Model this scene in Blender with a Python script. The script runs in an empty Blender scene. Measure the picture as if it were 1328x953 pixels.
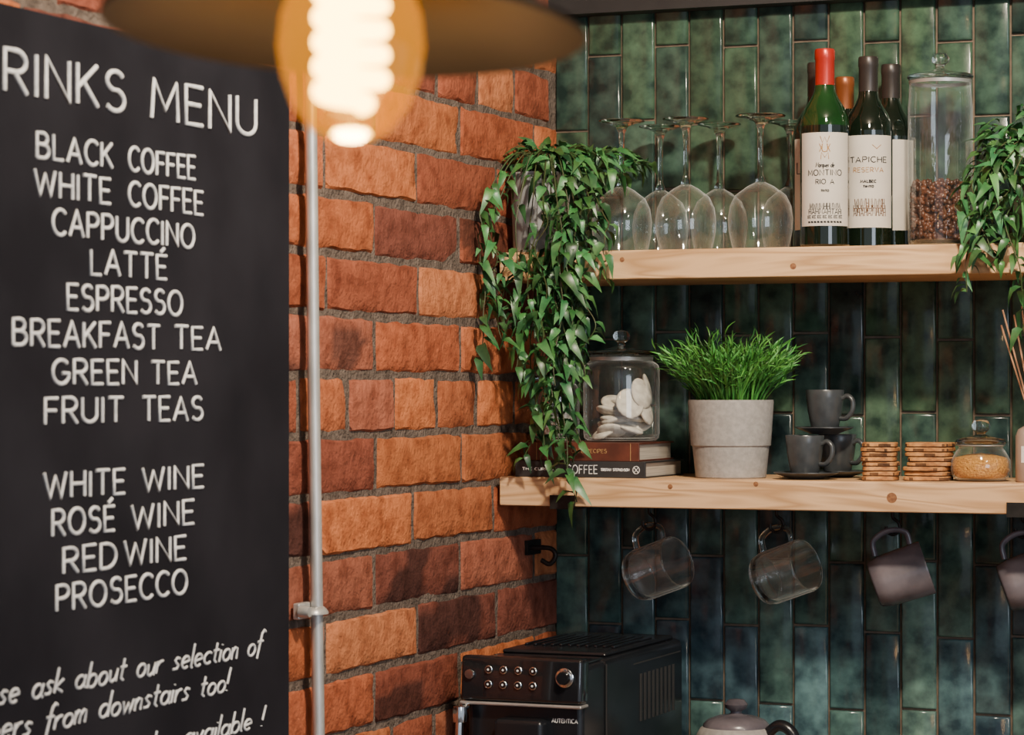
import bpy, math, random
from mathutils import Vector, Matrix, Euler, noise
random.seed(7)
R=random.uniform
scene=bpy.context.scene
COL=scene.collection

# ------------------------------------------------------------------ materials
def nodes(name):
    m=bpy.data.materials.new(name); m.use_nodes=True
    nt=m.node_tree; nt.nodes.clear()
    out=nt.nodes.new('ShaderNodeOutputMaterial')
    return m,nt,out
def mat(name,c1,c2=None,rough=.5,metal=0,scale=20,bump=0,bscale=60,stretch=(1,1,1),attr=False,coat=0,spec=.5,detail=4,lo=.35,hi=.65,rvar=0,emit=None,sss=0,bdist=.01):
    m,nt,out=nodes(name)
    N=nt.nodes.new; L=nt.links.new
    p=N('ShaderNodeBsdfPrincipled'); L(p.outputs[0],out.inputs[0])
    p.inputs['Roughness'].default_value=rough; p.inputs['Metallic'].default_value=metal
    p.inputs['Coat Weight'].default_value=coat; p.inputs['Specular IOR Level'].default_value=spec
    tc=N('ShaderNodeTexCoord'); mp=N('ShaderNodeMapping'); mp.inputs['Scale'].default_value=stretch
    L(tc.outputs['Object'],mp.inputs[0])
    if c2 is None: c2=tuple(x*.8 for x in c1)
    n=N('ShaderNodeTexNoise'); n.inputs['Scale'].default_value=scale; n.inputs['Detail'].default_value=detail
    L(mp.outputs[0],n.inputs['Vector'])
    r=N('ShaderNodeValToRGB'); r.color_ramp.elements[0].position=lo; r.color_ramp.elements[1].position=hi
    r.color_ramp.elements[0].color=(*c1,1); r.color_ramp.elements[1].color=(*c2,1)
    L(n.outputs[0],r.inputs[0])
    col=r.outputs[0]
    if attr:
        a=N('ShaderNodeAttribute'); a.attribute_name='Col'
        mx=N('ShaderNodeMix'); mx.data_type='RGBA'; mx.blend_type='MULTIPLY'; mx.inputs[0].default_value=1
        L(col,mx.inputs[6]); L(a.outputs['Color'],mx.inputs[7]); col=mx.outputs[2]
    L(col,p.inputs['Base Color'])
    if rvar:
        mr=N('ShaderNodeMapRange'); mr.inputs[3].default_value=max(0.02,rough-rvar); mr.inputs[4].default_value=rough+rvar
        L(n.outputs[0],mr.inputs[0]); L(mr.outputs[0],p.inputs['Roughness'])
    if bump:
        n2=N('ShaderNodeTexNoise'); n2.inputs['Scale'].default_value=bscale; n2.inputs['Detail'].default_value=6
        L(mp.outputs[0],n2.inputs['Vector'])
        b=N('ShaderNodeBump'); b.inputs['Strength'].default_value=bump; b.inputs['Distance'].default_value=bdist
        L(n2.outputs[0],b.inputs['Height']); L(b.outputs[0],p.inputs['Normal'])
    if emit:
        p.inputs['Emission Color'].default_value=(*emit[0],1); p.inputs['Emission Strength'].default_value=emit[1]
    return m
def glass(name,tint=(.975,.985,.98),edge=(.80,.85,.84),glow=None,base=.06,pw=2.6,edgeshine=.75,edgeshinecol=(.92,.95,.95)):
    # thin blown glass: see-through sheet, reflective; highlights at the silhouette painted in as white diffuse
    m,nt,out=nodes(name); N=nt.nodes.new; L=nt.links.new
    lw=N('ShaderNodeLayerWeight'); lw.inputs[0].default_value=.5
    r=N('ShaderNodeValToRGB'); r.color_ramp.elements[0].color=(*tint,1); r.color_ramp.elements[1].color=(*edge,1)
    r.color_ramp.elements[0].position=.5; r.color_ramp.elements[1].position=.97
    L(lw.outputs['Facing'],r.inputs[0])
    t=N('ShaderNodeBsdfTransparent'); L(r.outputs[0],t.inputs[0])
    g=N('ShaderNodeBsdfGlossy'); g.inputs['Roughness'].default_value=.05; g.inputs[0].default_value=(1,1,1,1)
    pwn=N('ShaderNodeMath'); pwn.operation='POWER'; pwn.inputs[1].default_value=pw; L(lw.outputs['Facing'],pwn.inputs[0])
    ma=N('ShaderNodeMath'); ma.operation='MULTIPLY_ADD'; ma.inputs[1].default_value=.6; ma.inputs[2].default_value=base; L(pwn.outputs[0],ma.inputs[0])
    x=N('ShaderNodeMixShader'); L(ma.outputs[0],x.inputs[0]); L(t.outputs[0],x.inputs[1]); L(g.outputs[0],x.inputs[2])
    last=x
    if edgeshine:
        d=N('ShaderNodeBsdfDiffuse'); d.inputs[0].default_value=(*edgeshinecol,1)
        p2=N('ShaderNodeMath'); p2.operation='POWER'; p2.inputs[1].default_value=5; L(lw.outputs['Facing'],p2.inputs[0])
        m2=N('ShaderNodeMath'); m2.operation='MULTIPLY_ADD'; m2.inputs[1].default_value=edgeshine; m2.inputs[2].default_value=.010; L(p2.outputs[0],m2.inputs[0])
        x2=N('ShaderNodeMixShader'); L(m2.outputs[0],x2.inputs[0]); L(x.outputs[0],x2.inputs[1]); L(d.outputs[0],x2.inputs[2]); last=x2
    if glow:
        e=N('ShaderNodeEmission'); e.inputs[0].default_value=(*glow[0],1)
        mr=N('ShaderNodeMapRange'); mr.inputs[1].default_value=.15; mr.inputs[2].default_value=.95; mr.inputs[3].default_value=glow[1]; mr.inputs[4].default_value=glow[2]
        L(lw.outputs['Facing'],mr.inputs[0]); L(mr.outputs[0],e.inputs[1])
        a=N('ShaderNodeAddShader'); L(last.outputs[0],a.inputs[0]); L(e.outputs[0],a.inputs[1]); last=a
    L(last.outputs[0],out.inputs[0]); return m
def solidglass(name):
    m,nt,out=nodes(name); g=nt.nodes.new('ShaderNodeBsdfGlass'); g.inputs['IOR'].default_value=1.5; g.inputs['Roughness'].default_value=.0
    g.inputs[0].default_value=(.97,.99,.98,1); nt.links.new(g.outputs[0],out.inputs[0]); return m
def emission(name,c,s):
    m,nt,out=nodes(name); e=nt.nodes.new('ShaderNodeEmission'); e.inputs[0].default_value=(*c,1); e.inputs[1].default_value=s
    nt.links.new(e.outputs[0],out.inputs[0]); return m
def wood(name,c1,c2,c3,axis='X',off=(0,0,0)):
    m,nt,out=nodes(name); N=nt.nodes.new; L=nt.links.new
    p=N('ShaderNodeBsdfPrincipled'); L(p.outputs[0],out.inputs[0]); p.inputs['Roughness'].default_value=.55
    tc=N('ShaderNodeTexCoord'); mp=N('ShaderNodeMapping'); mp.inputs['Location'].default_value=off
    mp.inputs['Scale'].default_value={'X':(1.2,14,14),'Y':(14,1.2,14)}[axis]
    L(tc.outputs['Object'],mp.inputs[0])
    n=N('ShaderNodeTexNoise'); n.inputs['Scale'].default_value=2.2; n.inputs['Detail'].default_value=2; n.inputs['Distortion'].default_value=.6
    L(mp.outputs[0],n.inputs[0])
    mm=N('ShaderNodeMath'); mm.operation='MULTIPLY'; mm.inputs[1].default_value=11; L(n.outputs[0],mm.inputs[0])
    fr=N('ShaderNodeMath'); fr.operation='PINGPONG'; fr.inputs[1].default_value=1; L(mm.outputs[0],fr.inputs[0])
    r=N('ShaderNodeValToRGB'); e=r.color_ramp.elements; e[0].color=(*c1,1); e[1].color=(*c2,1); e[0].position=.2; e[1].position=.95
    L(fr.outputs[0],r.inputs[0])
    n2=N('ShaderNodeTexNoise'); n2.inputs['Scale'].default_value=3; L(tc.outputs['Object'],n2.inputs[0])
    r2=N('ShaderNodeValToRGB'); r2.color_ramp.elements[0].position=.5; r2.color_ramp.elements[1].position=.75
    r2.color_ramp.elements[0].color=(0,0,0,1); r2.color_ramp.elements[1].color=(.6,.6,.6,1); L(n2.outputs[0],r2.inputs[0])
    mx=N('ShaderNodeMix'); mx.data_type='RGBA'; L(r2.outputs[0],mx.inputs[0]); L(r.outputs[0],mx.inputs[6]); mx.inputs[7].default_value=(*c3,1)
    L(mx.outputs[2],p.inputs['Base Color'])
    b=N('ShaderNodeBump'); b.inputs['Strength'].default_value=.12; b.inputs['Distance'].default_value=.004; L(fr.outputs[0],b.inputs['Height']); L(b.outputs[0],p.inputs['Normal'])
    return m

M={}
M['brick']=mat('brick',(1.05,1.05,1.05),(.58,.48,.43),rough=.85,scale=34,bump=.7,bscale=130,attr=True,detail=10,lo=.42,hi=.70,spec=.25,bdist=.006)
M['mortar']=mat('mortar',(.17,.13,.105),(.09,.068,.055),rough=.95,scale=40,bump=.8,bscale=150,spec=.15)
M['tile']=mat('green_glazed_tile',(.36,.38,.42),(1.45,1.4,1.3),rough=.15,scale=34,attr=True,detail=10,lo=.33,hi=.70,bump=.12,bscale=14,rvar=.07)
M['grout']=mat('grout',(.16,.115,.08),(.10,.075,.055),rough=.8,scale=50,bump=.3)
M['pine']=wood('pine',(.68,.43,.22),(.46,.26,.115),(.56,.31,.14))
M['pine2']=wood('pine_lower',(.68,.43,.23),(.46,.26,.12),(.56,.31,.145),off=(3.3,1.7,.6))
M['knot']=mat('pine_knot',(.30,.13,.05),(.16,.06,.025),rough=.6,scale=200)
M['counter']=wood('counter_oak',(.30,.18,.09),(.2,.11,.055),(.25,.15,.08))
M['floor']=wood('floor_boards',(.22,.14,.08),(.14,.09,.05),(.18,.11,.06),'Y')
M['plaster']=mat('ceiling_plaster',(.30,.28,.25),(.26,.24,.22),rough=.9,scale=3)
M['blackpaint']=mat('black_paint',(.012,.012,.013),(.02,.02,.02),rough=.5,scale=10)
M['iron']=mat('black_iron',(.015,.014,.013),(.03,.028,.026),rough=.5,metal=.6,scale=60)
M['board']=mat('chalkboard_slate',(.010,.0095,.013),(.018,.017,.022),rough=.8,scale=5,detail=8,spec=.12)
M['chalk']=mat('chalk',(.78,.78,.78),(.58,.58,.58),rough=.9,scale=90)
M['galv']=mat('galvanised_steel',(.70,.68,.65),(.50,.49,.47),rough=.4,metal=.6,scale=60,stretch=(1,1,.3))
M['chrome']=mat('chrome',(.85,.85,.85),(.75,.75,.75),rough=.12,metal=1,scale=10)
M['steel']=mat('brushed_steel',(.60,.58,.56),(.46,.45,.44),rough=.35,metal=.7,scale=30,stretch=(1,1,6))
M['potmetal']=mat('zinc_pot',(.50,.53,.54),(.38,.40,.41),rough=.5,metal=.15,scale=14)
M['glass']=glass('clear_glass')
M['solidglass']=solidglass('clear_solid_glass')
M['leaf']=mat('leaf_green',(.018,.078,.028),(.050,.145,.050),rough=.38,scale=45,attr=True,spec=.5)
M['grass']=mat('grass_green',(.030,.14,.025),(.070,.25,.05),rough=.5,scale=40,attr=True)
M['stem']=mat('stem_green',(.03,.07,.015),(.06,.05,.02),rough=.6)
M['greypot']=mat('grey_ceramic',(.33,.31,.29),(.26,.245,.23),rough=.65,scale=120,bump=.08,bscale=200)
M['soil']=mat('soil',(.03,.02,.012),(.06,.04,.025),rough=1,scale=80,bump=1)
M['darkcup']=mat('charcoal_stoneware',(.050,.056,.060),(.032,.036,.040),rough=.3,scale=60)
M['greymug']=mat('grey_glazed_mug',(.16,.14,.155),(.06,.054,.065),rough=.25,scale=14)
M['bean']=mat('coffee_bean',(.12,.040,.016),(.05,.017,.008),rough=.35,scale=60)
M['teabag']=mat('teabag_paper',(.70,.65,.56),(.50,.45,.38),rough=.85,scale=90,bump=.3)
M['sugar']=mat('brown_sugar',(.78,.38,.07),(.50,.21,.03),rough=.7,scale=300,bump=.8,bscale=350)
M['bookblack']=mat('book_black',(.02,.02,.022),(.03,.03,.03),rough=.45)
M['bookbrown']=mat('book_brown_leather',(.13,.035,.02),(.07,.02,.012),rough=.45,scale=30)
M['paper']=mat('paper_pages',(.50,.44,.36),(.34,.30,.25),rough=.9,scale=8,stretch=(1,1,60))
M['ink']=mat('ink',(.02,.02,.02),rough=.8)
M['gold']=mat('gold_ink',(.40,.22,.08),rough=.6)
M['white']=mat('white_print',(.85,.83,.8),rough=.7)
M['label']=mat('wine_label',(.60,.545,.47),(.53,.475,.41),rough=.7,scale=15)
M['wineglass_dark']=mat('dark_bottle_glass',(.003,.007,.004),(.006,.010,.005),rough=.05,coat=.5,spec=.6)
M['green_bottle']=mat('green_bottle_glass',(.004,.024,.005),(.008,.042,.009),rough=.05,coat=.5,spec=.6)
M['redfoil']=mat('red_foil',(.50,.028,.015),(.36,.02,.012),rough=.3,metal=.35)
M['blackfoil']=mat('black_foil',(.03,.025,.024),(.05,.04,.035),rough=.35,metal=.4)
M['amberfoil']=mat('amber_foil',(.30,.09,.025),(.22,.065,.02),rough=.35,metal=.4)
M['machine']=mat('black_plastic',(.008,.009,.011),(.011,.012,.015),rough=.25,scale=20,rvar=.05)
M['machinegloss']=mat('gloss_black_panel',(.010,.010,.012),rough=.1,coat=.6)
M['bark']=mat('bark',(.16,.07,.025),(.07,.03,.012),rough=.9,scale=90,bump=.6)
M['slice']=mat('wood_slice',(.58,.28,.09),(.26,.10,.03),rough=.7,scale=70,stretch=(1,1,2))
M['diffuser']=mat('diffuser_ceramic',(.36,.27,.22),(.30,.22,.18),rough=.6)
M['reed']=mat('reed',(.55,.30,.17),(.42,.2,.1),rough=.8)
M['shade_in']=mat('shade_inner_bronze',(.042,.036,.033),(.030,.026,.024),rough=.5,metal=.0,scale=6)
M['shade_out']=mat('shade_outer',(.05,.035,.025),(.035,.025,.02),rough=.4,metal=.5)
M['amberglass']=glass('amber_bulb_glass',(1.0,.66,.20),(.95,.42,.05),glow=((1,.42,.015),.42,.42),base=.03,edgeshine=0)
M['filament']=emission('filament',(1.0,.76,.42),22)
M['brass']=mat('brass',(.6,.4,.15),rough=.3,metal=1)
M['cushionmat']=mat('rubber',(.02,.02,.02),rough=.8)

# ------------------------------------------------------------------ builders
def group(name,loc=(0,0,0),rot=None):
    e=bpy.data.objects.new(name,None); COL.objects.link(e); e.location=loc; e.empty_display_size=.05
    if rot is not None: e.rotation_euler=rot
    return e
def obj(name,me,m=None,parent=None,smooth=False,angle=40):
    o=bpy.data.objects.new(name,me); COL.objects.link(o)
    if m:
        for k in (m if isinstance(m,(list,tuple)) else [m]): me.materials.append(M[k])
    if parent: o.parent=parent
    if smooth and isinstance(me,bpy.types.Mesh):
        me.polygons.foreach_set('use_smooth',[True]*len(me.polygons))
        me.set_sharp_from_angle(angle=math.radians(angle))
    return o
class MB:
    def __init__(s): s.v=[];s.f=[];s.mi=[];s.c=[]
    def add(s,vs,fs,mi=0,c=(1,1,1)):
        b=len(s.v); s.v+= [tuple(x) for x in vs]; s.c+=[c]*len(vs)
        for f in fs: s.f.append(tuple(i+b for i in f)); s.mi.append(mi)
    def box(s,x0,x1,y0,y1,z0,z1,mi=0,c=(1,1,1)):
        s.add([(x0,y0,z0),(x1,y0,z0),(x1,y1,z0),(x0,y1,z0),(x0,y0,z1),(x1,y0,z1),(x1,y1,z1),(x0,y1,z1)],
         [(3,2,1,0),(4,5,6,7),(0,1,5,4),(1,2,6,5),(2,3,7,6),(3,0,4,7)],mi,c)
    def mesh(s,name):
        me=bpy.data.meshes.new(name); me.from_pydata(s.v,[],s.f); me.polygons.foreach_set('material_index',s.mi)
        a=me.color_attributes.new('Col','FLOAT_COLOR','POINT')
        fl=[]
        for c in s.c: fl+=[c[0],c[1],c[2],1]
        a.data.foreach_set('color',fl); me.update(); return me
def box(name,b,m,parent=None,bevel=0,seg=2,rot=None):
    x0,x1,y0,y1,z0,z1=b
    cx,cy,cz=(x0+x1)/2,(y0+y1)/2,(z0+z1)/2
    mb=MB(); mb.box(x0-cx,x1-cx,y0-cy,y1-cy,z0-cz,z1-cz)
    o=obj(name,mb.mesh(name),m,parent); o.location=(cx,cy,cz)
    if rot: o.rotation_euler=rot
    if bevel:
        md=o.modifiers.new('b','BEVEL'); md.width=bevel; md.segments=seg; md.limit_method='ANGLE'
        o.data.polygons.foreach_set('use_smooth',[True]*6)
        o.modifiers.new('w','WEIGHTED_NORMAL')
    return o
def lathe(name,prof,m,parent=None,loc=(0,0,0),seg=40,angle=45,rot=None):
    vs=[];fs=[];rings=[]
    for r,z in prof:
        if r<1e-6: rings.append([len(vs)]); vs.append((0,0,z))
        else:
            rings.append(list(range(len(vs),len(vs)+seg)))
            vs+=[(r*math.cos(2*math.pi*i/seg),r*math.sin(2*math.pi*i/seg),z) for i in range(seg)]
    for a,b in zip(rings,rings[1:]):
        for i in range(seg):
            j=(i+1)%seg
            if len(a)==1 and len(b)==1: continue
            if len(a)==1: fs.append((a[0],b[j],b[i]))
            elif len(b)==1: fs.append((a[i],a[j],b[0]))
            else: fs.append((a[i],a[j],b[j],b[i]))
    me=bpy.data.meshes.new(name); me.from_pydata(vs,[],fs); me.update()
    if m=='solidglass':
        import bmesh
        bm=bmesh.new(); bm.from_mesh(me); bmesh.ops.recalc_face_normals(bm,faces=bm.faces); bm.to_mesh(me); bm.free()
    o=obj(name,me,m,parent,True,angle); o.location=loc
    if rot: o.rotation_euler=rot
    return o
def smoothpts(P,n=8):
    P=[Vector(p) for p in P]; Q=[P[0]*2-P[1]]+P+[P[-1]*2-P[-2]]; out=[]
    for i in range(1,len(Q)-2):
        a,b,c,d=Q[i-1:i+3]
        for k in range(n):
            t=k/n
            out.append(.5*((2*b)+(c-a)*t+(2*a-5*b+4*c-d)*t*t+(3*b-a-3*c+d)*t**3))
    out.append(P[-1]); return out
def tube(name,P,r,m,parent=None,seg=10,n=8,rfun=None,flat=1,sm=True):
    P=smoothpts(P,n) if sm else [Vector(p) for p in P]
    vs=[];fs=[]; t=(P[1]-P[0]).normalized()
    u=t.orthogonal().normalized()
    for i,p in enumerate(P):
        a=P[max(0,i-1)]; b=P[min(len(P)-1,i+1)]; t=(b-a).normalized()
        u=(u-t*u.dot(t)).normalized(); w=t.cross(u)
        rr=r*(rfun(i/(len(P)-1)) if rfun else 1)
        vs+=[p+u*rr*math.cos(2*math.pi*k/seg)+w*rr*flat*math.sin(2*math.pi*k/seg) for k in range(seg)]
    for i in range(len(P)-1):
        for k in range(seg):
            j=(k+1)%seg; fs.append((i*seg+k,i*seg+j,(i+1)*seg+j,(i+1)*seg+k))
    fs.append(tuple(range(seg))[::-1]); fs.append(tuple(range((len(P)-1)*seg,len(P)*seg)))
    me=bpy.data.meshes.new(name); me.from_pydata([tuple(v) for v in vs],[],fs); me.update()
    return obj(name,me,m,parent,True,50)

# ------------------------------------------------------------------ stroke lettering
def arc(cx,cy,rx,ry,a0,a1,n=12):
    return [(cx+rx*math.cos(math.radians(a0+(a1-a0)*i/n)),cy+ry*math.sin(math.radians(a0+(a1-a0)*i/n))) for i in range(n+1)]
G={
'A':(.72,[[(0,0),(.36,1),(.72,0)],[(.13,.34),(.59,.34)]]),
'B':(.6,[[(0,0),(0,1),(.28,1)]+arc(.28,.77,.24,.23,90,-90)+[(0,.54)],[(.28,.54)]+arc(.3,.27,.3,.27,90,-90)+[(0,0)]]),
'C':(.64,[arc(.38,.5,.38,.5,48,312,16)]),
'D':(.66,[[(0,0),(0,1),(.22,1)]+arc(.22,.5,.44,.5,90,-90)+[(0,0)]]),
'E':(.5,[[(.5,1),(0,1),(0,0),(.5,0)],[(0,.52),(.43,.52)]]),
'\u00c9':(.5,[[(.5,1),(0,1),(0,0),(.5,0)],[(0,.52),(.43,.52)],[(.2,1.14),(.4,1.32)]]),
'F':(.5,[[(.5,1),(0,1),(0,0)],[(0,.52),(.43,.52)]]),
'G':(.72,[arc(.38,.5,.38,.5,48,330,16)+[(.72,.45),(.42,.45)]]),
'H':(.62,[[(0,0),(0,1)],[(.62,0),(.62,1)],[(0,.5),(.62,.5)]]),
'I':(.05,[[(.02,0),(.02,1)]]),
'K':(.58,[[(0,0),(0,1)],[(.55,1),(.02,.42)],[(.17,.56),(.58,0)]]),
'L':(.48,[[(0,1),(0,0),(.48,0)]]),
'M':(.78,[[(0,0),(.06,1),(.39,.25),(.72,1),(.78,0)]]),
'N':(.64,[[(0,0),(0,1),(.64,0),(.64,1)]]),
'O':(.78,[arc(.39,.5,.39,.5,0,360,22)]),
'P':(.56,[[(0,0),(0,1),(.28,1)]+arc(.28,.74,.28,.26,90,-90)+[(0,.48)]]),
'R':(.58,[[(0,0),(0,1),(.28,1)]+arc(.28,.74,.28,.26,90,-90)+[(0,.48)],[(.25,.48),(.58,0)]]),
'S':(.56,[arc(.29,.76,.25,.24,35,270,12)+arc(.28,.27,.28,.27,88,-145,12)]),
'T':(.62,[[(0,1),(.62,1)],[(.31,1),(.31,0)]]),
'U':(.62,[[(0,1),(0,.32)]+arc(.31,.31,.31,.31,180,360,12)+[(.62,1)]]),
'V':(.66,[[(0,1),(.33,0),(.66,1)]]),
'W':(.98,[[(0,1),(.24,0),(.49,.85),(.74,0),(.98,1)]]),
'X':(.6,[[(0,0),(.6,1)],[(0,1),(.6,0)]]),
'Z':(.6,[[(0,1),(.6,1),(0,0),(.6,0)]]),
' ':(.38,[]),
'!':(.05,[[(.05,1),(.0,.3)],[(0,.04),(.005,.0)]]),
'a':(.44,[arc(.2,.25,.2,.25,60,400,14),[(.42,.5),(.38,.1),(.47,0)]]),
'b':(.4,[[(.02,1),(0,0)],arc(.2,.25,.2,.25,0,360,14)]),
'c':(.36,[arc(.22,.25,.22,.25,50,310,10)]),
'd':(.44,[arc(.2,.25,.2,.25,0,360,14),[(.44,1),(.41,0)]]),
'e':(.4,[[(.02,.24),(.38,.3)]+arc(.2,.26,.19,.25,20,310,12)]),
'f':(.3,[[(.38,.92),(.28,1),(.18,.85),(.1,-.25)],[(0,.5),(.3,.52)]]),
'i':(.06,[[(.02,.5),(0,0)],[(.05,.7),(.05,.73)]]),
'k':(.34,[[(.02,1),(0,0)],[(.32,.5),(.02,.22),(.35,0)]]),
'l':(.06,[[(.03,1),(0,.05),(.06,0)]]),
'm':(.5,[[(0,.5),(0,0)],[(0,.3),(.1,.5),(.21,.45),(.22,0)],[(.22,.3),(.34,.5),(.45,.45),(.47,0)]]),
'n':(.32,[[(0,.5),(0,0)],[(0,.3),(.12,.5),(.26,.45),(.29,0)]]),
'o':(.4,[arc(.2,.25,.2,.25,0,360,14)]),
'p':(.4,[[(.02,.5),(-.05,-.4)],arc(.2,.25,.2,.25,0,360,14)]),
'q':(.4,[arc(.2,.25,.2,.25,0,360,14),[(.42,.5),(.38,-.4)]]),
'r':(.26,[[(0,.5),(0,0)],[(0,.28),(.1,.46),(.26,.5)]]),
's':(.32,[[(.3,.44),(.16,.5),(.05,.4),(.15,.27),(.27,.17),(.2,.02),(0,.03)]]),
't':(.28,[[(.14,.85),(.1,.1),(.22,0)],[(0,.52),(.28,.54)]]),
'u':(.36,[[(0,.5),(.02,.1),(.14,0),(.3,.12),(.34,.5),(.34,0)]]),
'v':(.34,[[(0,.5),(.14,0),(.34,.5)]]),
'w':(.5,[[(0,.5),(.1,0),(.25,.4),(.36,0),(.5,.5)]]),
}
def letters(text,gap=.24,shear=0,jit=.02):
    x=0; out=[]
    for ch in text:
        w,st=G.get(ch,G[' ']); dy=R(-jit,jit); sc=1+R(-jit,jit)
        for s in st: out.append([(x+px+shear*py,py*sc+dy) for px,py in s])
        x+=w+gap
    return out,x-gap
def lettering(name,items,fmap,thick,m,parent):
    cu=bpy.data.curves.new(name,'CURVE'); cu.dimensions='3D'; cu.bevel_depth=thick; cu.bevel_resolution=1; cu.use_fill_caps=True
    for text,s0,s1,tc,h,*o in items:
        kw=o[0] if o else {}
        st,w=letters(text,**kw); k=(s1-s0)/w
        for pl in st:
            sp=cu.splines.new('POLY'); sp.points.add(len(pl)-1)
            for i,(a,b) in enumerate(pl):
                q=fmap(s0+a*k,tc+(b-.5)*h); sp.points[i].co=(*q,1)
    cu.materials.append(M[m]); o=bpy.data.objects.new(name,cu); COL.objects.link(o); o.parent=parent; return o

# ------------------------------------------------------------------ ROOM
box('floor',(-.1,5,-6.2,.1,-.1,0),'floor')
box('ceiling',(-.1,5,-6.2,.1,2.95,3.05),'plaster')
# brick wall (left), real bricks standing proud of the mortar
mb=MB(); mb.box(-.12,0,-6.2,.12,0,2.95,1)
CH=.085; Z0=1.7596; PER=.316
palette=[(.41,.118,.044),(.47,.145,.054),(.35,.095,.040),(.31,.085,.042),(.24,.066,.038),(.49,.170,.070),(.37,.125,.068),(.43,.128,.051),(.17,.052,.034),(.33,.105,.060),(.50,.155,.055)]
def brick(y0,y1,z0,z1):
    nx=max(5,int((y1-y0)/.018)); nz=7
    c=random.choice(palette); b=R(.8,1.12); c=tuple(x*b for x in c)
    d=R(.0035,.0065); tl=R(-.01,.01); tw=R(-.02,.02); sd=R(0,100)
    patch=random.random()<.18
    base=len(mb.v); vs=[];cs=[]
    for i in range(nx+1):
        for j in range(nz+1):
            u=i/nx; v=j/nz
            y=y0+(y1-y0)*u; z=z0+(z1-z0)*v
            ed=(i in(0,nx)) or (j in(0,nz)); x=d+tl*(u-.5)*.25+tw*(v-.5)*.06
            nn=noise.noise(Vector((sd,y*25,z*25))); n3=noise.noise(Vector((sd+7,y*70,z*90)))
            x+=nn*.0014+n3*.0006
            if ed:
                x=-.001
            if ed or i in(1,nx-1) or j in(1,nz-1):
                dy=noise.noise(Vector((sd+9,y*30,z*30)))*.004; dz=noise.noise(Vector((sd+19,y*30,z*30)))*.004
                if not ed:
                    if i==1: y=y0+.004
                    if i==nx-1: y=y1-.004
                    if j==1: z=z0+.004
                    if j==nz-1: z=z1-.004
                    x-=.0009+abs(nn)*.0035
                y+=dy; z+=dz
            vs.append((x,min(y,-.001),z))
            k=1.
            if patch and noise.noise(Vector((sd+3,y*9,z*14)))>.02: k=.40
            k*=1-.3*max(0,n3)
            cs.append((c[0]*k,c[1]*k*(1.12 if k<.6 else 1),c[2]*k*(1.3 if k<.6 else 1)))
    mb.v+=vs; mb.c+=cs
    for i in range(nx):
        for j in range(nz):
            a=base+i*(nz+1)+j; mb.f.append((a,a+nz+1,a+nz+2,a+1)); mb.mi.append(0)
for k in range(-21,15):
    z0=Z0+k*CH; z1=z0+CH
    if z0<0 or z1>2.96: continue
    J=.0048
    if k%6==4: per=PER/2; off=-.592+PER/4
    else: per=PER; off=(-.590 if k%2==0 else -.742)
    off+=R(-.012,.012)
    n0=int(math.floor((-4.9-off)/per)); y=off+n0*per
    while y<0:
        y1=min(y+per,.0)
        if y1-y>.04: brick(y+J*1.2,y1-J*1.2+(0 if y1<0 else J),z0+J+R(-.002,.002),z1-J+R(-.002,.002))
        y+=per
obj('wall_left',mb.mesh('wall_left'),['brick','mortar'],None,True,40)

# tiled wall (back)
mb=MB(); mb.box(0,5,0,.12,0,2.95,1)
TW=.060; TH=.24
i=0; x=0
tilepal=[(.047,.092,.062),(.056,.108,.068),(.033,.070,.052),(.068,.122,.074),(.034,.066,.053),(.047,.092,.072),(.042,.085,.056),(.025,.048,.043)]
while x<2.6:
    z=.9-TH+(.12 if i%2 else 0)+R(-.01,.01)
    while z<2.9:
        g=.0019; x0=x+g;x1=x+TW-g;z0=z+g;z1=z+TH-g
        c=random.choice(tilepal); b=R(.75,1.2)
        c=(c[0]*b,c[1]*b,c[2]*b)
        # cooler, brighter light on the lower tiles is painted into their colour
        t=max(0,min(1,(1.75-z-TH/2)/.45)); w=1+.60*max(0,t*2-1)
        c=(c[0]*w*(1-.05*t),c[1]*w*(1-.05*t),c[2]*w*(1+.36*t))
        f=.0035; tx=R(-.010,.010); tz=R(-.006,.006); d=.007+R(0,.001)
        ring=lambda a,yy:[(x0+a,yy(x0+a,z0+a),z0+a),(x1-a,yy(x1-a,z0+a),z0+a),(x1-a,yy(x1-a,z1-a),z1-a),(x0+a,yy(x0+a,z1-a),z1-a)]
        pl=lambda X,Z:-(d+(X-(x0+x1)/2)*tx+(Z-(z0+z1)/2)*tz)
        r0=ring(0,lambda X,Z:.001); r1=ring(0,lambda X,Z:pl(X,Z)+.0035); r1b=ring(.0012,lambda X,Z:pl(X,Z)+.0012); r2=ring(f,pl)
        fs=[]
        for q in range(3):
            for s in range(4):
                t=(s+1)%4; fs.append((q*4+s,q*4+t,q*4+4+t,q*4+4+s))
        fs.append((12,13,14,15))
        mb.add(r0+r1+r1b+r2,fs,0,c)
        z+=TH
    x+=TW; i+=1
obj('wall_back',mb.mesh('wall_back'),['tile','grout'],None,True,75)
box('trim_top',(.0,5,-.05,-.009,2.285,2.50),'blackpaint')
box('counter',(.016,2.6,-.62,-.012,.865,.905),'counter',None,.004)
cab=group('base_cabinet',(1.3,-.3,0))
box('carcass',(-1.28,1.3,-.28,.28,.0,.864),'blackpaint',cab)
for k in range(4):
    box('cabinet_door_%d'%k,(-1.26+k*.64,-1.26+k*.64+.62,-.30,-.281,.1,.85),'blackpaint',cab,.003)
    box('handle_%d'%k,(-1.0+k*.64,-.9+k*.64,-.325,-.300,.77,.78),'steel',cab,.002)

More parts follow.
